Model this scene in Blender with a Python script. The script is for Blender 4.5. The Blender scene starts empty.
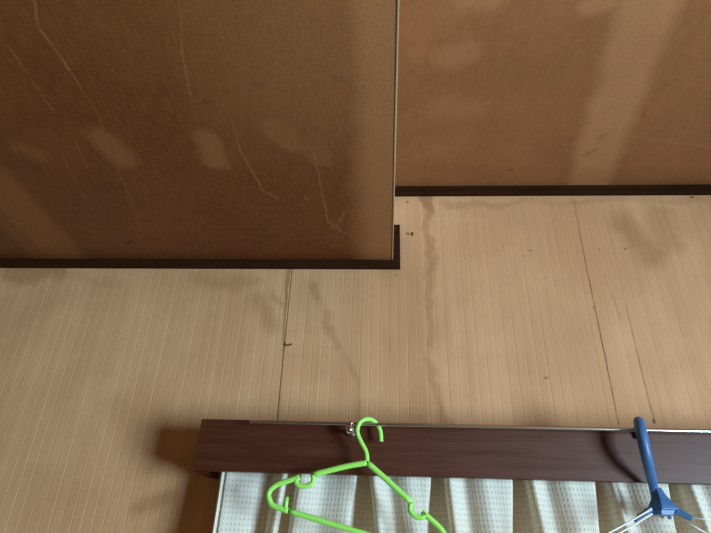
import bpy, bmesh, math, random
from mathutils import Vector, Matrix

random.seed(7)
scene = bpy.context.scene
COL = scene.collection

# ------------------------------------------------------------------ camera, light, exposure
cam_data = bpy.data.cameras.new('camera')
cam_data.sensor_fit = 'HORIZONTAL'
cam_data.sensor_width = 36.0
cam_data.lens = 528.0 / 711.0 * 36.0
cam_data.clip_start = 0.02
cam = bpy.data.objects.new('camera', cam_data)
COL.objects.link(cam)
RIGHT = Vector((0.9982592, 0.0499528, 0.0313590))
UP = Vector((-0.0034068, -0.4819628, 0.8761851))
FWD = Vector((-0.0588817, 0.8747666, 0.4809536))
mw = Matrix.Identity(4)
for r in range(3):
    mw[r][0] = RIGHT[r]; mw[r][1] = UP[r]; mw[r][2] = -FWD[r]
mw.translation = (0.0, -1.2, 1.6)
cam.matrix_world = mw
scene.camera = cam

scene.view_settings.view_transform = 'Standard'
scene.view_settings.look = 'None'
scene.view_settings.gamma = 1.0
scene.view_settings.use_curve_mapping = False
scene.view_settings.exposure = 0.0

world = bpy.data.worlds.new('world'); scene.world = world
world.use_nodes = True
wn = world.node_tree.nodes['Background']
wn.inputs[0].default_value = (0.62, 0.80, 1.0, 1)
wn.inputs[1].default_value = 1.0

# daylight standing in the opening of the window in the right hand wall
WIN_Y0, WIN_Y1, WIN_Z0, WIN_Z1, XR = -2.40, -1.30, 0.92, 1.84, 1.75
ld = bpy.data.lights.new('window_daylight', 'AREA')
ld.shape = 'RECTANGLE'
ld.size = WIN_Z1 - WIN_Z0
ld.size_y = WIN_Y1 - WIN_Y0
ld.energy = 176
ld.color = (0.60, 0.84, 1.0)
lo_ = bpy.data.objects.new('window_daylight', ld)
lo_.location = (XR + 0.16, (WIN_Y0 + WIN_Y1) / 2, (WIN_Z0 + WIN_Z1) / 2)
lo_.rotation_euler = (0, math.radians(90), 0)
COL.objects.link(lo_)

# worn spots and stains, tone bands, and light painted into the colour: (x0, y0, x1, y1, radius, softness, amount), metres on the surface
LOW_MARKS = [
    (-0.7164, -0.4395, -0.6888, -0.4245, 0.02, 0.034, 0.217), (-0.5329, -0.4649, -0.523, -0.4133, 0.028, 0.034, 0.31), (-0.3372, -0.4619, -0.3343, -0.4049, 0.026, 0.0255, 0.372),
    (-0.201, -0.4912, -0.1813, -0.4541, 0.03, 0.0255, 0.341), (-0.1437, -0.4535, -0.126, -0.4081, 0.03, 0.0255, 0.279), (-0.84, -0.38, -0.8578, 0.0088, 0.055, 0.0425, 0.26039999999999996),
    (-0.9132, -0.2757, -0.9284, 0.0092, 0.02, 0.034, 0.155), (0.0018, -0.957, -0.0069, 0.0037, 0.06, 0.085, 0.713), (-0.0208, -0.7662, -0.0193, -0.6288, 0.05, 0.034, 0.186),  # pale band along the step edge paints the brighter light nearer the window
    (-0.1135, -0.7961, -0.0891, -0.6381, 0.2, 0.34, 0.372), (-0.4705, -0.7345, -0.3416, -0.6441, 0.1, 0.17, 0.093), (-0.4963, -0.7584, -0.5202, -0.7063, 0.0012, 0.0048, 0.51),  # first mark: wide soft patch, same painted brightening towards the step
    (-0.5202, -0.7063, -0.5129, -0.6285, 0.0015, 0.0048, 0.51), (-0.5129, -0.6285, -0.515, -0.5292, 0.001, 0.0036, 0.2975), (-0.515, -0.5292, -0.5911, -0.151, 0.001, 0.0036, 0.255),
    (-0.5853, -0.678, -0.5924, -0.5427, 0.001, 0.0036, 0.2975), (-0.2906, -0.7525, -0.3161, -0.6622, 0.0015, 0.0048, 0.425), (-0.3161, -0.6622, -0.3333, -0.572, 0.0018, 0.006, 0.425),
    (-0.3333, -0.572, -0.3422, -0.4885, 0.001, 0.0036, 0.255), (-0.2822, -0.4611, -0.2648, -0.3072, 0.0014, 0.0048, 0.425), (-0.2773, -0.5367, -0.2797, -0.4556, 0.001, 0.0036, 0.2975),
    (-0.2648, -0.3072, -0.2357, -0.2785, 0.002, 0.0048, 0.425), (-0.1693, -0.7261, -0.158, -0.6003, 0.001, 0.0048, 0.2975), (-0.158, -0.6003, -0.1369, -0.4313, 0.001, 0.0036, 0.34),
    (-0.1389, -0.4313, -0.1357, -0.1846, 0.0014, 0.0036, 0.51), (-0.1357, -0.1846, -0.1098, -0.1591, 0.003, 0.0072, 0.425), (-0.1327, -0.1677, -0.095, -0.1327, 0.002, 0.006, 0.3825),
    (-0.0936, -0.2248, -0.1186, -0.1677, 0.002, 0.006, 0.34), (-0.1801, -0.2853, -0.1712, -0.2707, 0.002, 0.0048, 0.34), (-0.9372, -0.1693, -0.1331, -0.1634, 0.0008, 0.0024, 0.187),
    (-0.636, -0.4384, -0.6851, -0.1732, 0.0008, 0.0036, 0.2125), (-0.5911, -0.4658, -0.6146, -0.3613, 0.0008, 0.0036, 0.2125), (-0.6572, -0.0857, -0.6405, -0.1002, 0.004, 0.003, -0.9),
    (-0.3134, -0.5582, -0.3123, -0.5559, 0.003, 0.003, -0.6), (-0.2172, -0.5932, -0.2098, -0.5889, 0.006, 0.012, -0.22), (-0.0843, -0.6027, -0.0685, -0.5962, 0.005, 0.012, -0.2),
]
UP_MARKS = [
    (0.4537, -0.7601, 0.5476, -0.0154, 0.054, 0.042, 0.575), (0.4803, -0.7592, 0.5199, -0.2278, 0.045, 0.03, 0.45999999999999996), (0.1332, -0.4441, 0.1579, -0.4583, 0.03, 0.048, 0.2875),  # first two marks: the broad pale diagonal streak
    (0.133, -0.2993, 0.1901, -0.2982, 0.035, 0.06, 0.184), (0.1331, -0.1702, 0.1795, -0.1986, 0.035, 0.06, 0.13799999999999998), (0.1516, -0.5772, 0.1881, -0.5762, 0.03, 0.036, 0.322),
    (0.376, -0.5507, 0.4118, -0.5618, 0.02, 0.024, 0.40249999999999997), (0.3544, -0.4338, 0.4466, -0.456, 0.1, 0.08, -0.18), (0.4442, -0.4063, 0.4416, -0.3523, 0.02, 0.02, -0.3),
    (0.4998, -0.1388, 0.5182, -0.1573, 0.006, 0.008, -0.25), (0.5155, -0.2004, 0.526, -0.2107, 0.006, 0.008, -0.22), (0.3194, -0.0818, 0.329, -0.0858, 0.004, 0.004, -0.6),
    (0.219, -0.316, 0.232, -0.3188, 0.002, 0.003, 0.5), (0.559, -0.2101, 0.7936, -0.1643, 0.002, 0.006, 0.25), (0.0613, -0.0847, 0.8568, -0.0426, 0.03, 0.03, -0.2),  # last mark: slightly darker band along the wall
    (0.0254, -0.4784, 0.0467, -0.0422, 0.02, 0.03, -0.25),  # slightly darker band along the step
]
WALL_MARKS = [
    (-0.2547, 2.2546, -0.2552, 2.2049, 0.005, 0.006, -0.45), (-0.2566, 2.2193, -0.2538, 2.1624, 0.0035, 0.005, -0.5), (-0.2538, 2.1624, -0.2484, 2.0297, 0.003, 0.004, -0.5),
    (-0.2484, 2.0297, -0.2435, 1.864, 0.002, 0.003, -0.3), (-0.255, 2.1485, -0.2911, 2.1762, 0.012, 0.026000000000000002, -0.36000000000000004), (0.1119, 2.4206, 0.1081, 2.1653, 0.012, 0.020800000000000003, -0.5040000000000001),
    (0.1081, 2.1653, 0.0961, 1.9616, 0.013, 0.0234, -0.5040000000000001), (0.0961, 1.9616, 0.1327, 1.8716, 0.013, 0.020800000000000003, -0.5040000000000001), (0.0676, 2.3722, 0.0675, 1.9149, 0.035, 0.065, -0.14400000000000002),
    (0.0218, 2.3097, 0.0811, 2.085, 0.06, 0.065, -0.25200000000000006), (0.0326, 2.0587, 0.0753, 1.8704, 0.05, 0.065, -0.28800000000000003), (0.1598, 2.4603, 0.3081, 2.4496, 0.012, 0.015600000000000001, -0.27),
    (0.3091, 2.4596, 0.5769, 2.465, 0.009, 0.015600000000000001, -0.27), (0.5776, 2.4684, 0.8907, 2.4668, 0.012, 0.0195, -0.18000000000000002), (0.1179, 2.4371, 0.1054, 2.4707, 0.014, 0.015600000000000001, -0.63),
    (-0.1436, 2.1913, 0.0086, 1.8691, 0.1, 0.13, -0.18000000000000002), (-0.8533, 2.1866, -0.7112, 2.1588, 0.05, 0.10400000000000001, -0.108), (-0.1881, 2.2053, -0.1254, 2.0826, 0.012, 0.026000000000000002, -0.54),
    (-0.1254, 2.0826, -0.0799, 1.9707, 0.008, 0.026000000000000002, -0.468), (-0.0799, 1.9707, -0.0654, 1.8786, 0.008, 0.026000000000000002, -0.468), (-0.2098, 2.2196, -0.1868, 2.0819, 0.02, 0.039, -0.216),
    (-0.3305, 2.1618, -0.2921, 2.094, 0.02, 0.039, -0.396), (0.5054, 2.3106, 0.5062, 2.1364, 0.0012, 0.002, -0.55), (0.5062, 2.1364, 0.5065, 1.9917, 0.0012, 0.002, -0.8),
    (0.5065, 1.9917, 0.5064, 1.8705, 0.001, 0.002, -0.7), (0.5113, 2.4687, 0.5054, 2.3106, 0.0012, 0.004, -0.3), (0.5046, 2.397, 0.5538, 2.3409, 0.02, 0.03, 0.1),
    (0.5808, 2.1556, 0.581, 2.0906, 0.0015, 0.003, -0.3), (0.581, 2.0906, 0.5815, 1.9696, 0.0012, 0.003, -0.5), (0.5815, 1.9696, 0.5826, 1.8806, 0.0015, 0.003, -0.6),
    (0.5805, 1.8806, 0.5816, 1.8763, 0.003, 0.003, -0.9), (0.5443, 2.2379, 0.5632, 2.116, 0.002, 0.004, -0.2), (0.6267, 2.3873, 0.6696, 2.2961, 0.035, 0.052000000000000005, -0.45),
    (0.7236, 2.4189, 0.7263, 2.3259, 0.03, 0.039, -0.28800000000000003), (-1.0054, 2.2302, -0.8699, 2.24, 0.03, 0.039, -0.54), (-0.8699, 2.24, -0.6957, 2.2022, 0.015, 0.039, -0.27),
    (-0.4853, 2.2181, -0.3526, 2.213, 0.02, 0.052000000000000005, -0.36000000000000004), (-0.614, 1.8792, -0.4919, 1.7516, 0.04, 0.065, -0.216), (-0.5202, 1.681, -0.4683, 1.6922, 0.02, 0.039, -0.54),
    (0.6095, 2.3168, 0.6139, 2.3138, 0.002, 0.002, -0.7), (0.6314, 2.3258, 0.6358, 2.3228, 0.0015, 0.002, -0.6), (0.5431, 2.3107, 0.5481, 2.3107, 0.0015, 0.002, -0.6),
    (0.8184, 2.4771, 0.8236, 2.4771, 0.0035, 0.002, -0.8), (0.0557, 2.4641, 0.0584, 2.4641, 0.003, 0.003, -0.6), (0.0215, 2.2353, 0.024, 2.2353, 0.002, 0.002, -0.7),
    (0.3621, 1.9707, 0.3666, 1.9707, 0.003, 0.003, -0.5), (0.5026, 2.2095, 0.504, 2.204, 0.0015, 0.002, -0.6), (0.5015, 2.1496, 0.5029, 2.1443, 0.0015, 0.002, -0.6),
    (0.2279, 2.3162, 0.2305, 2.3162, 0.001, 0.0015, -0.6), (0.3007, 2.3224, 0.3055, 2.3193, 0.001, 0.0015, -0.6), (0.284, 2.3102, 0.2892, 2.3102, 0.001, 0.0015, -0.5),
    (0.3514, 2.2953, 0.3561, 2.2924, 0.0012, 0.0015, -0.6), (0.3659, 2.3104, 0.3758, 2.3074, 0.0012, 0.0015, -0.6), (0.2025, 2.286, 0.2077, 2.286, 0.0012, 0.0015, -0.6),
    (0.4007, 2.2315, 0.4028, 2.2286, 0.0012, 0.0015, -0.6), (0.2158, 2.292, 0.2181, 2.289, 0.001, 0.0015, -0.5), (0.4188, 2.2202, 0.4238, 2.2203, 0.001, 0.0015, -0.5),
]

# ------------------------------------------------------------------ helpers
def link(name, me, mat=None, parent=None, smooth=False):
    o = bpy.data.objects.new(name, me)
    COL.objects.link(o)
    if mat is not None and len(me.materials) == 0:
        me.materials.append(mat)
    if parent is not None:
        o.parent = parent
    if smooth:
        for p in me.polygons:
            p.use_smooth = True
    return o

def bm_obj(name, bm, mat, parent=None, smooth=False):
    bmesh.ops.recalc_face_normals(bm, faces=bm.faces[:])
    me = bpy.data.meshes.new(name)
    bm.to_mesh(me); bm.free()
    return link(name, me, mat, parent, smooth)

def add_box(bm, x0, x1, y0, y1, z0, z1, bevel=0.0):
    r = bmesh.ops.create_cube(bm, size=1.0)
    vs = r['verts']
    for v in vs:
        v.co = Vector(((x0 + x1) / 2 + v.co.x * (x1 - x0), (y0 + y1) / 2 + v.co.y * (y1 - y0), (z0 + z1) / 2 + v.co.z * (z1 - z0)))
    if bevel > 0:
        es = set()
        for v in vs:
            es.update(v.link_edges)
        bmesh.ops.bevel(bm, geom=list(es), offset=bevel, segments=2, affect='EDGES', profile=0.5)

def box(name, x0, x1, y0, y1, z0, z1, mat, parent=None, bevel=0.0):
    bm = bmesh.new()
    add_box(bm, x0, x1, y0, y1, z0, z1, bevel)
    return bm_obj(name, bm, mat, parent)

def spline(pts, n=8):
    """Catmull-Rom through the points (any dimension)."""
    P = [Vector(p) for p in pts]
    P = [P[0] * 2 - P[1]] + P + [P[-1] * 2 - P[-2]]
    out = []
    for i in range(1, len(P) - 2):
        a, b, c, d = P[i - 1], P[i], P[i + 1], P[i + 2]
        for k in range(n):
            t = k / n
            out.append(0.5 * (2 * b + (c - a) * t + (2 * a - 5 * b + 4 * c - d) * t * t + (3 * b - a - 3 * c + d) * t ** 3))
    out.append(P[-2])
    return out

def add_tube(bm, pts, ra, rb=None, seg=10, ref=Vector((0, 1, 0)), caps=True):
    """Elliptical tube: rb along ref, ra across it. Radii may be lists."""
    n = len(pts)
    rings = []
    for i, p in enumerate(pts):
        t = (pts[min(i + 1, n - 1)] - pts[max(i - 1, 0)]).normalized()
        u = t.cross(ref)
        if u.length < 1e-4:
            u = t.cross(Vector((1, 0, 0)))
        u.normalize()
        w = u.cross(t).normalized()
        a = ra[i] if isinstance(ra, (list, tuple)) else ra
        b = a if rb is None else (rb[i] if isinstance(rb, (list, tuple)) else rb)
        rings.append([bm.verts.new(p + u * (a * math.cos(q)) + w * (b * math.sin(q))) for q in [2 * math.pi * k / seg for k in range(seg)]])
    for i in range(n - 1):
        for k in range(seg):
            bm.faces.new((rings[i][k], rings[i][(k + 1) % seg], rings[i + 1][(k + 1) % seg], rings[i + 1][k]))
    if caps:
        bm.faces.new(rings[0][::-1]); bm.faces.new(rings[-1])

def add_lathe(bm, origin, axis, prof, seg=20):
    """prof: list of (distance along axis, radius)."""
    axis = Vector(axis).normalized()
    u = axis.orthogonal().normalized(); w = axis.cross(u)
    rings = []
    for d, r in prof:
        c = Vector(origin) + axis * d
        rings.append([bm.verts.new(c + (u * math.cos(2 * math.pi * k / seg) + w * math.sin(2 * math.pi * k / seg)) * max(r, 1e-5)) for k in range(seg)])
    for i in range(len(rings) - 1):
        for k in range(seg):
            bm.faces.new((rings[i][k], rings[i][(k + 1) % seg], rings[i + 1][(k + 1) % seg], rings[i + 1][k]))
    bm.faces.new(rings[0][::-1]); bm.faces.new(rings[-1])

def structure(o, label, cat):
    o['kind'] = 'structure'; o['label'] = label; o['category'] = cat
    return o

def tag(o, label, cat, group=None):
    o['label'] = label; o['category'] = cat
    if group: o['group'] = group
    return o

def empty(name, loc):
    o = bpy.data.objects.new(name, None)
    o.empty_display_size = 0.05
    o.location = loc
    COL.objects.link(o)
    return o

def adopt(o, parent):
    """parent keeping the mesh where it was modelled in world coordinates"""
    o.parent = parent
    o.matrix_parent_inverse = Matrix.Translation(-Vector(parent.location))
    return o

# ------------------------------------------------------------------ materials
class Mat:
    def __init__(self, name, rough=0.6, spec=0.4):
        self.m = bpy.data.materials.new(name); self.m.use_nodes = True
        self.nt = self.m.node_tree
        self.b = self.nt.nodes['Principled BSDF']
        self.b.inputs['Roughness'].default_value = rough
        self.b.inputs['Specular IOR Level'].default_value = spec
    def n(self, kind, **kw):
        nd = self.nt.nodes.new(kind)
        for k, v in kw.items():
            setattr(nd, k, v)
        return nd
    def put(self, sock, v):
        if isinstance(v, bpy.types.NodeSocket): self.nt.links.new(v, sock)
        else: sock.default_value = v
    def math(self, op, a, b=0.0, c=0.0, clamp=False):
        nd = self.n('ShaderNodeMath', operation=op, use_clamp=clamp)
        self.put(nd.inputs[0], a); self.put(nd.inputs[1], b)
        if op == 'MULTIPLY_ADD': self.put(nd.inputs[2], c)
        return nd.outputs[0]
    def vmath(self, op, a, b=(0, 0, 0)):
        nd = self.n('ShaderNodeVectorMath', operation=op)
        self.put(nd.inputs[0], a); self.put(nd.inputs[1], b)
        return nd.outputs['Value'] if op in ('DOT_PRODUCT', 'LENGTH', 'DISTANCE') else nd.outputs['Vector']
    def vscale(self, a, s):
        nd = self.n('ShaderNodeVectorMath', operation='SCALE')
        self.put(nd.inputs[0], a); self.put(nd.inputs['Scale'], s)
        return nd.outputs['Vector']
    def mix(self, fac, a, b):
        nd = self.n('ShaderNodeMix', data_type='RGBA')
        self.put(nd.inputs[0], fac); self.put(nd.inputs[6], a); self.put(nd.inputs[7], b)
        return nd.outputs[2]
    def noise(self, vec, scale=5.0, detail=3.0, rough=0.55, dist=0.0):
        nd = self.n('ShaderNodeTexNoise')
        self.put(nd.inputs['Vector'], vec)
        nd.inputs['Scale'].default_value = scale; nd.inputs['Detail'].default_value = detail
        nd.inputs['Roughness'].default_value = rough; nd.inputs['Distortion'].default_value = dist
        return nd.outputs['Fac'], nd.outputs['Color']
    def mapping(self, vec, scale=(1, 1, 1), loc=(0, 0, 0)):
        nd = self.n('ShaderNodeMapping')
        self.put(nd.inputs['Vector'], vec)
        nd.inputs['Scale'].default_value = scale; nd.inputs['Location'].default_value = loc
        return nd.outputs[0]
    def ramp(self, fac, lo, hi, a=0.0, b=1.0, smooth=True):
        nd = self.n('ShaderNodeMapRange', interpolation_type='SMOOTHSTEP' if smooth else 'LINEAR')
        self.put(nd.inputs['Value'], fac)
        for k, v in (('From Min', lo), ('From Max', hi), ('To Min', a), ('To Max', b)):
            nd.inputs[k].default_value = v
        return nd.outputs[0]
    def bump(self, h, strength=0.3, dist=0.002):
        nd = self.n('ShaderNodeBump')
        nd.inputs['Strength'].default_value = strength; nd.inputs['Distance'].default_value = dist
        self.put(nd.inputs['Height'], h)
        self.put(self.b.inputs['Normal'], nd.outputs[0])
    def world_pos(self):
        return self.n('ShaderNodeNewGeometry').outputs['Position']
    def base(self, v):
        self.put(self.b.inputs['Base Color'], v)

def marks(M, pos2, lst, wob):
    """sum of worn and stained spots, tone bands and painted light: each a capsule (x0,y0,x1,y1,radius,softness,amount). Returns (paler, darker)."""
    acc = {1: None, -1: None, -2: None}
    fine = pos2[0]; rough = pos2[1]
    for (x0, y0, x1, y1, r, s, amt) in lst:
        p = fine if r < 0.0075 else rough
        a = Vector((x0, y0, 0)); ba = Vector((x1 - x0, y1 - y0, 0))
        L2 = max(ba.length_squared, 1e-8)
        pa = M.vmath('SUBTRACT', p, a)
        h = M.math('MULTIPLY', M.vmath('DOT_PRODUCT', pa, ba), 1.0 / L2, clamp=True)
        d = M.vmath('DISTANCE', pa, M.vscale(tuple(ba), h))
        m = M.ramp(d, max(r - s * 0.5, 0.0), r + s * 0.5, abs(amt), 0.0)
        k = 1 if amt > 0 else (-1 if r < 0.0075 else -2)
        acc[k] = m if acc[k] is None else M.math('MAXIMUM', acc[k], m)
    return acc[1], acc[-1], acc[-2]

def simple(name, col, rough=0.5, metal=0.0, spec=0.4, var=0.08, scale=30.0):
    M = Mat(name, rough, spec)
    M.b.inputs['Metallic'].default_value = metal
    f, _ = M.noise(M.world_pos(), scale, 2.0)
    lo = tuple(c * (1 - var) for c in col) + (1,); hi = tuple(min(1, c * (1 + var)) for c in col) + (1,)
    M.base(M.mix(f, lo, hi))
    return M.m

def wall_material():
    M = Mat('striped_plywood', 0.62, 0.3)
    P = M.world_pos()
    q = M.vmath('MULTIPLY', P, (1, 0, 1))
    sep = M.n('ShaderNodeSeparateXYZ'); M.put(sep.inputs[0], P)
    cmb = M.n('ShaderNodeCombineXYZ'); M.put(cmb.inputs[0], sep.outputs[0]); M.put(cmb.inputs[1], sep.outputs[2])
    p2 = cmb.outputs[0]
    _, nc = M.noise(p2, 22.0, 4.0, 0.6)
    off = M.vmath('SUBTRACT', nc, (0.5, 0.5, 0.5))
    fine = M.vmath('ADD', p2, M.vscale(off, 0.008))
    _, nc2 = M.noise(p2, 9.0, 3.0, 0.6)
    rough = M.vmath('ADD', p2, M.vscale(M.vmath('SUBTRACT', nc2, (0.5, 0.5, 0.5)), 0.07))
    # soft vertical grain, a tone for every strip, cloudy ageing
    g, _ = M.noise(M.mapping(p2, (150, 2.2, 1)), 1.0, 3.0, 0.6)
    strip, _ = M.noise(M.mapping(p2, (28, 0.8, 1)), 1.0, 1.0)
    cloud, _ = M.noise(p2, 3.2, 4.0, 0.55)
    col = M.mix(M.ramp(cloud, 0.32, 0.68), WALL_A, WALL_B)
    col = M.mix(M.ramp(strip, 0.35, 0.65, 0.0, 0.28), col, WALL_C)
    col = M.mix(M.ramp(g, 0.3, 0.75, 0.0, 0.22), col, WALL_D)
    fib, _ = M.noise(M.mapping(p2, (420, 60, 1)), 1.0, 2.0)
    col = M.mix(M.ramp(fib, 0.3, 0.7, 0.0, 0.12), col, WALL_C)
    hi, dk, st = marks(M, (fine, rough), WALL_MARKS, 0)
    col = M.mix(hi, col, WALL_B)
    col = M.mix(st, col, (0.30, 0.135, 0.048, 1))
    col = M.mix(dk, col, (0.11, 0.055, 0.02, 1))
    M.base(col)
    M.bump(M.math('ADD', fib, g), 0.12, 0.001)
    return M.m

def ceiling_material(name, lst, pale, A, B):
    M = Mat(name, 0.5, 0.35)
    P = M.world_pos()
    p2 = M.vmath('MULTIPLY', P, (1, 1, 0))
    _, nc = M.noise(p2, 16.0, 4.0, 0.6)
    off = M.vmath('SUBTRACT', nc, (0.5, 0.5, 0.5))
    fine = M.vmath('ADD', p2, M.vscale(off, 0.012))
    rough = M.vmath('ADD', p2, M.vscale(off, 0.035))
    cloud, _ = M.noise(p2, 4.0, 5.0, 0.6)
    col = M.mix(M.ramp(cloud, 0.3, 0.7), A, B)
    weave, _ = M.noise(M.mapping(p2, (260, 30, 1)), 1.0, 3.0, 0.6)
    weft, _ = M.noise(M.mapping(p2, (50, 420, 1)), 1.0, 2.0, 0.6)
    wv = M.math('MULTIPLY_ADD', weave, 0.6, M.math('MULTIPLY', weft, 0.4))
    col = M.mix(M.ramp(wv, 0.36, 0.7, 0.0, 0.2), col, pale)
    grime, _ = M.noise(p2, 38.0, 4.0, 0.65)
    col = M.mix(M.ramp(grime, 0.5, 0.8, 0.0, 0.25), col, (0.10, 0.040, 0.012, 1))
    hi, dk, st = marks(M, (fine, rough), lst, 0)
    speck, _ = M.noise(p2, 260.0, 2.0)
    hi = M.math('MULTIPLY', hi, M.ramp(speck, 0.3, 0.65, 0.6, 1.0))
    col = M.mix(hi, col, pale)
    if st is not None: col = M.mix(st, col, A)
    col = M.mix(dk, col, (0.045, 0.020, 0.008, 1))
    M.base(col)
    M.bump(wv, 0.25, 0.0012)
    return M.m

def wood_dark(name, A, B, rough, axis=(6, 90, 90), spec=0.5):
    M = Mat(name, rough, spec)
    P = M.world_pos()
    g, _ = M.noise(M.mapping(P, axis), 1.0, 5.0, 0.62, 0.4)
    c, _ = M.noise(P, 9.0, 3.0)
    col = M.mix(M.ramp(g, 0.3, 0.7), A, B)
    col = M.mix(M.ramp(c, 0.35, 0.7, 0.0, 0.4), col, A)
    M.base(col)
    M.put(M.b.inputs['Roughness'], M.ramp(g, 0.2, 0.8, rough - 0.06, rough + 0.08))
    M.bump(g, 0.12, 0.001)
    return M.m

def curtain_material():
    M = Mat('waffle_curtain_cloth', 0.85, 0.15)
    uv = M.n('ShaderNodeUVMap').outputs[0]
    sep = M.n('ShaderNodeSeparateXYZ'); M.put(sep.inputs[0], uv)
    u = M.math('MULTIPLY', sep.outputs[0], 2 * math.pi / 0.0078)
    v = M.math('MULTIPLY', sep.outputs[1], 2 * math.pi / 0.0098)
    cu = M.math('MULTIPLY_ADD', M.math('COSINE', u), 0.5, 0.5)
    cv = M.math('MULTIPLY_ADD', M.math('COSINE', v), 0.5, 0.5)
    cell = M.math('MULTIPLY', cu, cv)                         # 1 in the middle of a waffle cell
    thread, _ = M.noise(M.mapping(uv, (900, 900, 1)), 1.0, 2.0)
    col = M.mix(M.ramp(cell, 0.35, 0.9, 0.0, 0.5), (0.86, 0.84, 0.74, 1), (0.78, 0.74, 0.63, 1))
    M.base(col)
    M.bump(M.math('MULTIPLY_ADD', thread, 0.1, M.math('SUBTRACT', 1.0, cell)), 0.35, 0.0015)
    out = M.nt.nodes['Material Output']
    tl = M.n('ShaderNodeBsdfTranslucent'); tl.inputs[0].default_value = (0.92, 0.72, 0.42, 1)
    m1 = M.n('ShaderNodeMixShader'); m1.inputs[0].default_value = 0.26
    M.nt.links.new(M.b.outputs[0], m1.inputs[1]); M.nt.links.new(tl.outputs[0], m1.inputs[2])
    tr = M.n('ShaderNodeBsdfTransparent')
    m2 = M.n('ShaderNodeMixShader')
    M.put(m2.inputs[0], M.ramp(cell, 0.30, 1.0, 0.05, 0.30))  # open weave: the cell middles are nearly holes
    M.nt.links.new(m1.outputs[0], m2.inputs[1]); M.nt.links.new(tr.outputs[0], m2.inputs[2])
    M.nt.links.new(m2.outputs[0], out.inputs['Surface'])
    return M.m

WALL_A = (0.575, 0.300, 0.145, 1); WALL_B = (0.71, 0.400, 0.210, 1)
WALL_C = (0.49, 0.245, 0.11, 1); WALL_D = (0.77, 0.465, 0.26, 1)
M_WALL = wall_material()
M_CEIL_LOW = ceiling_material('dark_ceiling_board', LOW_MARKS, (0.46, 0.205, 0.078, 1), (0.118, 0.030, 0.0055, 1), (0.150, 0.042, 0.008, 1))
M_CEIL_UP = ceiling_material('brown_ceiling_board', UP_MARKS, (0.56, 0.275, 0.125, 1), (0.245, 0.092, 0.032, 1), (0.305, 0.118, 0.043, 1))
M_PELMET = wood_dark('dark_varnished_wood', (0.062, 0.0135, 0.0045, 1), (0.082, 0.019, 0.007, 1), 0.42)
M_TRIM = wood_dark('blackish_brown_moulding', (0.026, 0.009, 0.003, 1), (0.040, 0.015, 0.006, 1), 0.7, (6, 90, 90), 0.05)
M_EDGE = wood_dark('pale_raw_wood', (0.42, 0.27, 0.14, 1), (0.56, 0.38, 0.22, 1), 0.6, (90, 5, 90))
M_CURTAIN = curtain_material()
M_CHROME = simple('bright_chrome', (0.80, 0.82, 0.84), 0.14, 1.0, 0.5, 0.03)
M_STEEL = simple('brushed_steel', (0.72, 0.72, 0.72), 0.28, 1.0, 0.5, 0.06)
M_GREEN = simple('lime_green_plastic', (0.33, 0.77, 0.12), 0.38, 0, 0.5, 0.05)
M_BLUE = simple('faded_blue_plastic', (0.045, 0.135, 0.31), 0.42, 0, 0.5, 0.22, 45)
M_WHITE = simple('off_white_cord', (0.72, 0.70, 0.64), 0.6)
M_IRON = simple('rusty_iron', (0.11, 0.055, 0.025), 0.7, 0.3)
M_FLOOR = wood_dark('dark_floor_boards', (0.11, 0.060, 0.024, 1), (0.16, 0.090, 0.036, 1), 0.6, (12, 300, 1), 0.2)
M_SIDE = wood_dark('plain_side_wall', (0.15, 0.080, 0.032, 1), (0.20, 0.110, 0.045, 1), 0.7, (20, 20, 2), 0.2)
M_WINFRAME = wood_dark('window_frame_wood', (0.10, 0.055, 0.03, 1), (0.16, 0.09, 0.05, 1), 0.5)

# ------------------------------------------------------------------ the room
XL, YB = -2.2, -3.1
Z_LOW, Z_UP = 2.2755, 2.5075
X_STEP = 0.0165
SEAMS = (-1.765, -1.008, -0.2465, 0.5050, 1.262)

# front wall: a solid backing that carries grooved boards
wall = structure(box('wall_front', XL - 0.1, XR + 0.1, 0.006, 0.10, 0.0, Z_UP + 0.06, M_WALL), 'light brown vertically grooved plywood wall with old water stains', 'wall')

def grooved_panel(x0, x1, z0, z1, pitch=0.0229, gw=0.0032, gd=0.00042):
    prof = [(x0, 0.0006)]
    prof.append((x0 + 0.0006, 0.0))
    # grooves run on one common grid over the whole wall
    k = math.ceil((x0 + 0.006 + 0.2465) / pitch)
    while True:
        c = -0.2465 + k * pitch
        if c > x1 - 0.006: break
        prof += [(c - gw / 2, 0.0), (c - gw * 0.1, gd), (c + gw * 0.1, gd), (c + gw / 2, 0.0)]
        k += 1
    prof += [(x1 - 0.0006, 0.0), (x1, 0.0006)]
    bm = bmesh.new()
    fr = [(bm.verts.new((x, y, z0)), bm.verts.new((x, y, z1))) for x, y in prof]
    for a, b in zip(fr, fr[1:]):
        bm.faces.new((a[0], b[0], b[1], a[1]))
    bk = [(bm.verts.new((x, 0.0059, z0)), bm.verts.new((x, 0.0059, z1))) for x in (x0, x1)]
    bm.faces.new((bk[0][0], bk[0][1], bk[1][1], bk[1][0]))
    bm.faces.new((fr[0][0], fr[0][1], bk[0][1], bk[0][0]))
    bm.faces.new((fr[-1][0], bk[1][0], bk[1][1], fr[-1][1]))
    bm.faces.new([v[0] for v in fr] + [bk[1][0], bk[0][0]])
    bm.faces.new([v[1] for v in fr][::-1] + [bk[0][1], bk[1][1]])
    return bm_obj('panel', bm, M_WALL, wall)

xs = [XL] + list(SEAMS) + [XR]
GAP = {-0.2465: 0.0009, 0.5050: 0.0001}
for a, b in zip(xs, xs[1:]):
    grooved_panel(a + GAP.get(a, 0.00025), b - GAP.get(b, 0.00025), 0.0, Z_UP)

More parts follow.
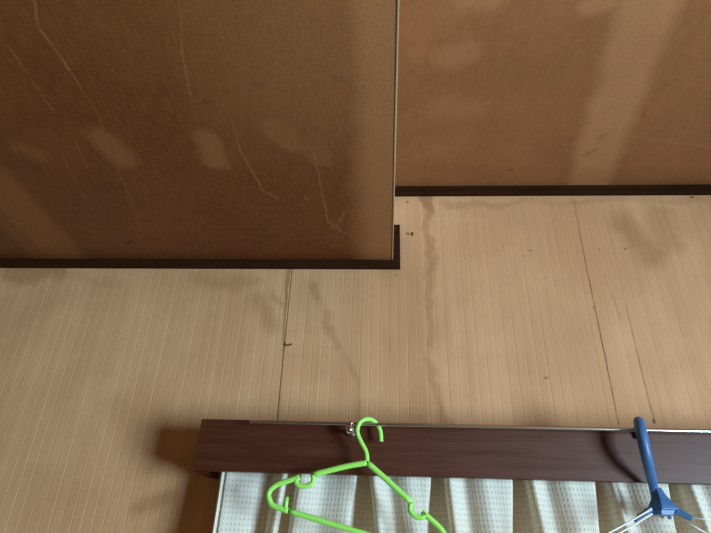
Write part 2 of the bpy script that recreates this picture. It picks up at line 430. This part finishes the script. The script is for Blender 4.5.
structure(box('floor', XL - 0.1, XR + 0.1, YB - 0.1, 0.1, -0.08, 0.0, M_FLOOR), 'dark brown wooden floor of the room', 'floor')
structure(box('wall_left', XL - 0.1, XL, YB, 0.006, 0.0, Z_UP + 0.06, M_SIDE), 'plain brown side wall left of the grooved wall', 'wall')
structure(box('wall_back', XL - 0.1, XR + 0.1, YB - 0.1, YB, 0.0, Z_UP + 0.06, M_SIDE), 'plain brown wall behind the viewer', 'wall')
bm = bmesh.new()
add_box(bm, XR, XR + 0.1, YB, WIN_Y0, 0.0, Z_UP + 0.06)
add_box(bm, XR, XR + 0.1, WIN_Y1, 0.006, 0.0, Z_UP + 0.06)
add_box(bm, XR, XR + 0.1, WIN_Y0, WIN_Y1, 0.0, WIN_Z0)
add_box(bm, XR, XR + 0.1, WIN_Y0, WIN_Y1, WIN_Z1, Z_UP + 0.06)
structure(bm_obj('wall_right', bm, M_SIDE), 'plain brown side wall with the daylit window opening', 'wall')
win = empty('window_1', (XR + 0.05, (WIN_Y0 + WIN_Y1) / 2, WIN_Z0))
structure(win, 'wooden window frame in the right side wall', 'window')
for nm, a in (('sill', (WIN_Y0, WIN_Y1, WIN_Z0, WIN_Z0 + 0.03)), ('head', (WIN_Y0, WIN_Y1, WIN_Z1 - 0.03, WIN_Z1)),
              ('jamb', (WIN_Y0, WIN_Y0 + 0.03, WIN_Z0 + 0.03, WIN_Z1 - 0.03)), ('jamb', (WIN_Y1 - 0.03, WIN_Y1, WIN_Z0 + 0.03, WIN_Z1 - 0.03))):
    adopt(box(nm, XR + 0.01, XR + 0.09, a[0], a[1], a[2], a[3], M_WINFRAME), win)

# ceilings: a dropped one on the left, a higher one on the right, both of wide boards with hairline joints
cl = structure(box('ceiling', XL - 0.1, X_STEP - 0.0045, YB, 0.0, Z_LOW + 0.007, Z_UP + 0.06, M_CEIL_LOW), 'dropped dark brown ceiling board field on the left with pale worn patches and brighter light painted along its right edge', 'ceiling')
joints = [0.0, -0.637, -1.55, -2.46, YB]
for a, b in zip(joints, joints[1:]):
    for x0, x1 in ((XL, -1.22), (-1.22, X_STEP - 0.0033)):
        box('board', x0 + 0.0004, x1 - 0.0004, b + 0.0002, a - 0.0002, Z_LOW, Z_LOW + 0.0069, M_CEIL_LOW, cl)
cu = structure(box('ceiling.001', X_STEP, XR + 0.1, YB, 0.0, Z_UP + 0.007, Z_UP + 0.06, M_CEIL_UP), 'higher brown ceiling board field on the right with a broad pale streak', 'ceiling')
joints = [0.0, -0.485, -1.395, -2.305, YB]
for a, b in zip(joints, joints[1:]):
    for x0, x1 in ((X_STEP, 0.925), (0.925, XR)):
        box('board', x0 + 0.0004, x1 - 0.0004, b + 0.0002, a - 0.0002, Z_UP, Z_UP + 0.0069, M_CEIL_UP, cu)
# pale facing strip on the step between the two ceilings
structure(box('trim_1', X_STEP - 0.0032, X_STEP, YB, -0.0001, Z_LOW - 0.0012, Z_UP - 0.0001, M_EDGE, None, 0.0006), 'thin pale wood strip edging the dropped ceiling', 'trim')

# dark mouldings under the ceilings
TD = 0.012
t2 = empty('trim_2', (X_STEP, 0, 2.2505))
structure(t2, 'dark brown moulding under the dropped ceiling, turning up at its corner', 'trim')
adopt(box('rail', XL, X_STEP + 0.0185, -TD, -0.0001, 2.2505, Z_LOW - 0.0013, M_TRIM, None, 0.0012), t2)
adopt(box('upright', X_STEP + 0.0003, X_STEP + 0.0185, -TD, -0.0001, Z_LOW - 0.0011, 2.382, M_TRIM, None, 0.0012), t2)
t3 = empty('trim_3', (X_STEP, 0, 2.4820))
structure(t3, 'dark brown moulding under the higher ceiling on the right', 'trim')
adopt(box('rail', X_STEP + 0.0003, XR, -TD, -0.0001, 2.4820, Z_UP - 0.0002, M_TRIM, None, 0.0012), t3)
adopt(box('bead', X_STEP + 0.0003, XR, -TD - 0.004, -TD + 0.0005, 2.4950, Z_UP - 0.0002, M_TRIM, None, 0.001), t3)

# ------------------------------------------------------------------ curtain box
PX0, PX1, PY, PZ0, PZ1 = -0.3738, 1.300, -0.13, 1.7360, 1.8345
pel = empty('curtain_box', ((PX0 + PX1) / 2, 0, PZ0))
tag(pel, 'dark brown varnished wooden curtain box mounted on the wall above the curtain', 'curtain box')
adopt(box('front_board', PX0, PX1, PY, PY + 0.014, PZ0, PZ1, M_PELMET, None, 0.0012), pel)
for x in (PX0, PX1 - 0.014):
    adopt(box('end_board', x, x + 0.014, PY + 0.0143, -0.0005, PZ0, PZ1 - 0.012, M_PELMET, None, 0.0008), pel)
adopt(box('top_board', PX0, PX1, PY + 0.0143, -0.0005, PZ1 - 0.0118, PZ1, M_PELMET, None, 0.0008), pel)
adopt(box('rail', PX0 + 0.02, PX1 - 0.02, -0.082, -0.068, PZ1 - 0.026, PZ1 - 0.012, M_STEEL), pel)

# ------------------------------------------------------------------ curtain
def build_curtain():
    # cross-section of one pleat from its fold edge: (x offset, y), light comes from the right
    edges = [-0.1985, -0.029, 0.1176, 0.2754, 0.4254, 0.5696, 0.722, 0.871, 1.018, 1.166]
    drift = [-0.012, 0.018, 0.010, 0.012, 0.016, 0.012, 0.01, 0.01, 0.01, 0.01]
    rows = 40
    z_top, z_bot = 1.7995, 0.55
    def section(t):
        # t: 0 at the top, 1 at a hand below the box and staying so
        F = 0.010 * t
        p = []
        x = -0.3285 + 0.002 * t
        p += [(x + 0.006, -0.012), (x + 0.004, -0.045), (x + 0.001, -0.078 - F), (x, -0.091 - F), (x + 0.003, -0.0965 - F), (x + 0.0062, -0.0955 - F), (x + 0.0076, -0.082 - F), (x + 0.0095, -0.084 - F), (x + 0.0125, -0.094 - F), (x + 0.030, -0.088 - F), (x + 0.055, -0.079 - F), (x + 0.080, -0.066), (x + 0.098, -0.068)]  # starts with an unseen return to the wall, added to block leaking light
        e0 = edges[0] + drift[0] * t
        p += [(e0 - 0.022, -0.080 - F), (e0 - 0.006, -0.101 - F), (e0 + 0.002, -0.094 - F), (e0 + 0.000, -0.055), (e0 + 0.011, -0.030), (e0 + 0.021, -0.050),
              (e0 + 0.022, -0.080 - F), (e0 + 0.032, -0.096 - F), (e0 + 0.052, -0.092 - F), (e0 + 0.076, -0.080 - F), (e0 + 0.100, -0.084 - F), (e0 + 0.122, -0.090 - F)]
        for k in range(1, len(edges)):
            e = edges[k] + drift[k] * t
            g = 0.031 if k not in (4, ) else 0.024
            w = edges[k] - g - 0.016 * t
            p += [(w, -0.086 - F), (w + 0.0035, -0.058), ((w + e) / 2, -0.028), (e + 0.002, -0.042), (e - 0.003, -0.078 - F * 0.5), (e + 0.001, -0.097 - F),
                  (e + 0.010, -0.100 - F), (e + 0.020, -0.082 - F), (e + 0.036, -0.074 - F), (e + 0.054, -0.088 - F), (e + 0.072, -0.096 - F), (e + 0.092, -0.092 - F)]
        p += [(edges[-1] + 0.105 , -0.085 - F), (edges[-1] + 0.110, -0.07)]
        return spline([(a, b, 0) for a, b in p], 6)
    base = section(0)
    n = len(base)
    # arc length along the cloth for the weave
    sl = [0.0]
    for a, b in zip(base, base[1:]): sl.append(sl[-1] + (b - a).length)
    verts, uvs, faces = [], [], []
    for r in range(rows + 1):
        f = r / rows
        z = z_top + (z_bot - z_top) * (f ** 1.6)
        d = (1.735 - z) / 0.14
        t = max(0.0, min(1.6, d))
        sec = section(t)
        for i, q in enumerate(sec):
            wob = 0.0025 * math.sin(9 * sl[i] + 22 * z) * min(1, max(0, d))
            verts.append((q.x, min(q.y + wob, -0.02), z)); uvs.append((sl[i], z))
    for r in range(rows):
        for i in range(n - 1):
            a = r * n + i
            faces.append((a, a + 1, a + n + 1, a + n))
    me = bpy.data.meshes.new('cloth')
    me.from_pydata(verts, [], faces)
    uvl = me.uv_layers.new(name='UVMap')
    for lp in me.loops:
        uvl.data[lp.index].uv = uvs[lp.vertex_index]
    me.update()
    return me, verts, n, rows

cur = empty('curtain', (0.45, -0.075, 0.55))
tag(cur, 'off-white waffle weave curtain gathered in pleats below the dark curtain box', 'curtain')
me, cv, cn, crow = build_curtain()
adopt(link('cloth', me, M_CURTAIN, None, True), cur)
# stitched hem band folded over the left edge
bm = bmesh.new()
first = 18                      # section sample at the front of the hem roll
band = [[bm.verts.new((cv[r * cn + i][0] - 0.0004, cv[r * cn + i][1] - 0.0010, cv[r * cn + i][2])) for i in range(first, first + 12)] for r in range(crow + 1)]
for a, c in zip(band, band[1:]):
    for k in range(len(a) - 1):
        bm.faces.new((a[k], a[k + 1], c[k + 1], c[k]))
adopt(bm_obj('side_hem', bm, M_WHITE, None, True), cur)

# ------------------------------------------------------------------ steel rod with chrome brackets
ROD_Y, ROD_Z, ROD_R = -0.16, 1.8240, 0.0029
rod = empty('hanging_rod', (0.45, ROD_Y, ROD_Z))
tag(rod, 'thin steel hanging rod running along the front of the curtain box', 'rod')
bm = bmesh.new()
add_tube(bm, [Vector((-0.2665, ROD_Y, ROD_Z)), Vector((-0.2655, ROD_Y, ROD_Z)), Vector((1.2, ROD_Y, ROD_Z)), Vector((1.201, ROD_Y, ROD_Z))], [0.0022, ROD_R, ROD_R, 0.0022], None, 14, Vector((0, 0, 1)))
adopt(bm_obj('tube', bm, M_STEEL, None, True), rod)
for bx_ in (-0.0698, 1.05):
    bm = bmesh.new()
    add_lathe(bm, (bx_, PY + 0.0002, 1.8125), (0, -1, 0), [(0, 0.0085), (0.0025, 0.0085), (0.005, 0.0045), (0.020, 0.0045), (0.022, 0.007), (0.026, 0.0088), (0.031, 0.0092), (0.036, 0.0084), (0.040, 0.006), (0.0425, 0.002)], 20)
    br = adopt(bm_obj('bracket', bm, M_CHROME, None, True), rod)
    bm = bmesh.new()
    add_lathe(bm, (bx_ + 0.002, ROD_Y - 0.001, 1.8205), (0, 0, 1), [(0, 0.0042), (0.006, 0.0042), (0.0085, 0.0034), (0.0095, 0.001)], 14)
    s = bm_obj('set_screw', bm, M_CHROME, None, True)
    s.parent = br; s.matrix_parent_inverse = br.matrix_parent_inverse.copy()
    s.matrix_parent_inverse = Matrix.Identity(4)

# ------------------------------------------------------------------ lime green clothes hanger
GY = -0.168
def g3(pts, y=GY): return [Vector((x, y, z)) for x, z in pts]
hang = empty('clothes_hanger', (-0.0358, GY, 1.60))
tag(hang, 'lime green plastic clothes hanger hanging tilted from the rod', 'hanger')
hk = [(-0.0358, -0.168, 1.7505), (-0.0386, -0.168, 1.7704), (-0.0476, -0.169, 1.7865), (-0.0545, -0.170, 1.8005), (-0.0560, -0.171, 1.8115), (-0.0513, -0.170, 1.8240),
      (-0.0405, -0.166, 1.8313), (-0.0285, -0.158, 1.8317), (-0.0185, -0.1525, 1.8240), (-0.0125, -0.1505, 1.8115), (-0.0108, -0.1500, 1.7930)]
bm = bmesh.new()
add_tube(bm, spline(hk, 6), 0.0043, 0.0040, 10)
adopt(bm_obj('hook', bm, M_GREEN, None, True), hang)
def strip(name, *chains, r=0.0050, d=0.0042, n=5):
    bm = bmesh.new()
    for c in chains:
        add_tube(bm, spline(g3(c), n), r, d, 10)
    return adopt(bm_obj(name, bm, M_GREEN, None, True), hang)
strip('shoulder', [(-0.0340, 1.7520), (-0.0771, 1.7435), (-0.1380, 1.7275)], r=0.0052)
strip('strap_notch', [(-0.1365, 1.7285), (-0.1340, 1.7185), (-0.1385, 1.7115), (-0.1482, 1.7080), (-0.1610, 1.7095), (-0.1660, 1.7158), (-0.1610, 1.7225)], r=0.0046)
strip('shoulder', [(-0.1600, 1.7232), (-0.1800, 1.7165), (-0.1990, 1.7100), (-0.2111, 1.7010), (-0.2145, 1.6912), (-0.2104, 1.6806), (-0.2024, 1.6735), (-0.1753, 1.6660)], r=0.0050)
strip('shoulder', [(-0.0370, 1.7525), (0.0048, 1.7190), (0.0450, 1.6855)], r=0.0052)
strip('strap_notch', [(0.0440, 1.6862), (0.0415, 1.6760), (0.0450, 1.6690), (0.0520, 1.6635), (0.0620, 1.6622), (0.0672, 1.6670), (0.0640, 1.6725)], r=0.0046)
strip('shoulder', [(0.0629, 1.6717), (0.0931, 1.6464), (0.1010, 1.6330), (0.1010, 1.6215), (0.0940, 1.6125), (0.0800, 1.6085), (0.0560, 1.6118)], r=0.0050)
strip('bottom_bar', [(-0.1760, 1.6662), (-0.1100, 1.6506), (-0.0405, 1.6342), (0.0570, 1.6115)], r=0.0050)
strip('strap_peg', [(-0.1806, 1.6890), (-0.1812, 1.6680)], r=0.0040, n=2)
strip('strap_peg', [(0.0775, 1.6310), (0.0700, 1.6100)], r=0.0040, n=2)

hang.location += Vector((0.0013, 0.0, 0.0013))

# ------------------------------------------------------------------ blue folding hanger
HX = 0.4800
fh = empty('folding_hanger', (0.492, -0.145, 1.66))
tag(fh, 'faded blue plastic folding hanger with white cords hooked over the rod', 'hanger')
path = [(-0.1395, 1.8125), (-0.1405, 1.8250), (-0.1475, 1.8350), (-0.1600, 1.8388), (-0.1740, 1.8330), (-0.1840, 1.8160), (-0.1870, 1.7960), (-0.1825, 1.7740), (-0.1700, 1.7540), (-0.1545, 1.7385), (-0.1455, 1.7240), (-0.1430, 1.7020)]
sp = spline([(HX + 0.46 * (a + 0.157), a, b) for a, b in path], 6)   # the hook stands in a plane turned towards the room
N = len(sp)
def taper(i):
    f = i / (N - 1)
    return 0.0080 + 0.0020 * math.sin(math.pi * min(1, f * 1.15))
bm = bmesh.new()
add_tube(bm, sp, [0.0050 + 0.0072 * math.sin(math.pi * min(1, i / (N - 1) * 1.05)) ** 2 for i in range(N)], [taper(i) for i in range(N)], 16, Vector((0.908, -0.418, 0)))
adopt(bm_obj('hook', bm, M_BLUE, None, True), fh)
# hub: a flaring six sided housing over a flat plate
def loft(rings, mat, name, parent, bev=0.0012):
    bm = bmesh.new()
    R = [[bm.verts.new(p) for p in ring] for ring in rings]
    m = len(R[0])
    for a, b in zip(R, R[1:]):
        for k in range(m):
            bm.faces.new((a[k], a[(k + 1) % m], b[(k + 1) % m], b[k]))
    bm.faces.new(R[0][::-1]); bm.faces.new(R[-1])
    if bev: bmesh.ops.bevel(bm, geom=bm.edges[:], offset=bev, segments=2, affect='EDGES', profile=0.5)
    return adopt(bm_obj(name, bm, mat), parent)
def ring6(cx_, cy_, z, rx, ry, turn=8):
    return [(cx_ + rx * math.cos(a), cy_ + ry * math.sin(a), z) for a in [math.radians(turn + 60 * k) for k in range(6)]]
HY = -0.145
loft([ring6(0.4905, HY + 0.002, 1.7260, 0.0088, 0.0088), ring6(0.4920, HY, 1.7120, 0.0130, 0.0130), ring6(0.4935, HY - 0.001, 1.6960, 0.0255, 0.0200),
      ring6(0.4935, HY - 0.001, 1.6890, 0.0290, 0.0220)], M_BLUE, 'hub', fh)
loft([ring6(0.4910, HY - 0.001, 1.6885, 0.0250, 0.0195), ring6(0.4890, HY - 0.001, 1.6800, 0.0215, 0.0175)], M_BLUE, 'hub_plate', fh, 0.0008)
def arm(a, b, w=0.0056, h=0.0052):
    a, b = Vector(a), Vector(b)
    t = (b - a).normalized(); s = t.cross(Vector((0, 0, 1))).normalized(); u = s.cross(t)
    def ring(p, k): return [p + s * w * k + u * h * k, p - s * w * k + u * h * k, p - s * w * k * 0.8 - u * h * k, p + s * w * k * 0.8 - u * h * k]
    return loft([ring(a, 1.0), ring(b, 0.8)], M_BLUE, 'arm', fh, 0.001)
arm((0.4700, -0.150, 1.6900), (0.4340, -0.162, 1.6690), 0.0048, 0.0040)
arm((0.5130, -0.148, 1.6890), (0.5350, -0.154, 1.6755), 0.0062, 0.0056)
arm((0.4800, -0.128, 1.6895), (0.4660, -0.104, 1.6800), 0.0048, 0.0045)
arm((0.5060, -0.128, 1.6895), (0.5200, -0.106, 1.6800), 0.0048, 0.0045)
def cord(a, b, r=0.0019, far=2.2):
    a, b = Vector(a), Vector(b)
    b = a + (b - a) * far
    pts = [a.lerp(b, k / 8) - Vector((0, 0, 0.004 * math.sin(math.pi * k / 8))) for k in range(9)]
    bm = bmesh.new(); add_tube(bm, pts, r, None, 8)
    return adopt(bm_obj('cord', bm, M_WHITE, None, True), fh)
cord((0.4640, -0.1670, 1.6885), (0.3719, -0.190, 1.6500), 0.0015)
cord((0.4640, -0.1650, 1.6810), (0.3829, -0.190, 1.6470), 0.0015)
cord((0.5230, -0.1550, 1.6700), (0.5426, -0.157, 1.6600), 0.0018, 7)
cord((0.5370, -0.1500, 1.6790), (0.5691, -0.150, 1.6755), 0.0008, 5)

fh.location.x -= 0.0022

# ------------------------------------------------------------------ small iron bits in the wall
bm = bmesh.new()
add_tube(bm, spline([(-0.2452, -0.0008, 2.0482), (-0.2427, -0.0030, 2.0427), (-0.2362, -0.0045, 2.0397), (-0.2302, -0.0045, 2.0417), (-0.2267, -0.004, 2.0442)], 5), 0.0014, None, 8)
tag(bm_obj('bent_nail', bm, M_IRON, None, True), 'tiny dark curled nail sticking out of the wall joint left of centre', 'nail')
nl = empty('nail', (0.0699, 0, 2.3535))
tag(nl, 'small dark nail in the wall just right of the moulding corner', 'nail')
bm = bmesh.new()
add_lathe(bm, (0.0699, 0.0015, 2.3535), (-0.25, -1, 0.1), [(0, 0.0014), (0.012, 0.0014)], 10)
adopt(bm_obj('shank', bm, M_IRON), nl)
bm = bmesh.new()
add_lathe(bm, (0.0699 - 0.0028, -0.0100, 2.3547), (-0.25, -1, 0.1), [(0, 0.0034), (0.0012, 0.0042), (0.002, 0.0036)], 12)
adopt(bm_obj('head', bm, M_IRON), nl)
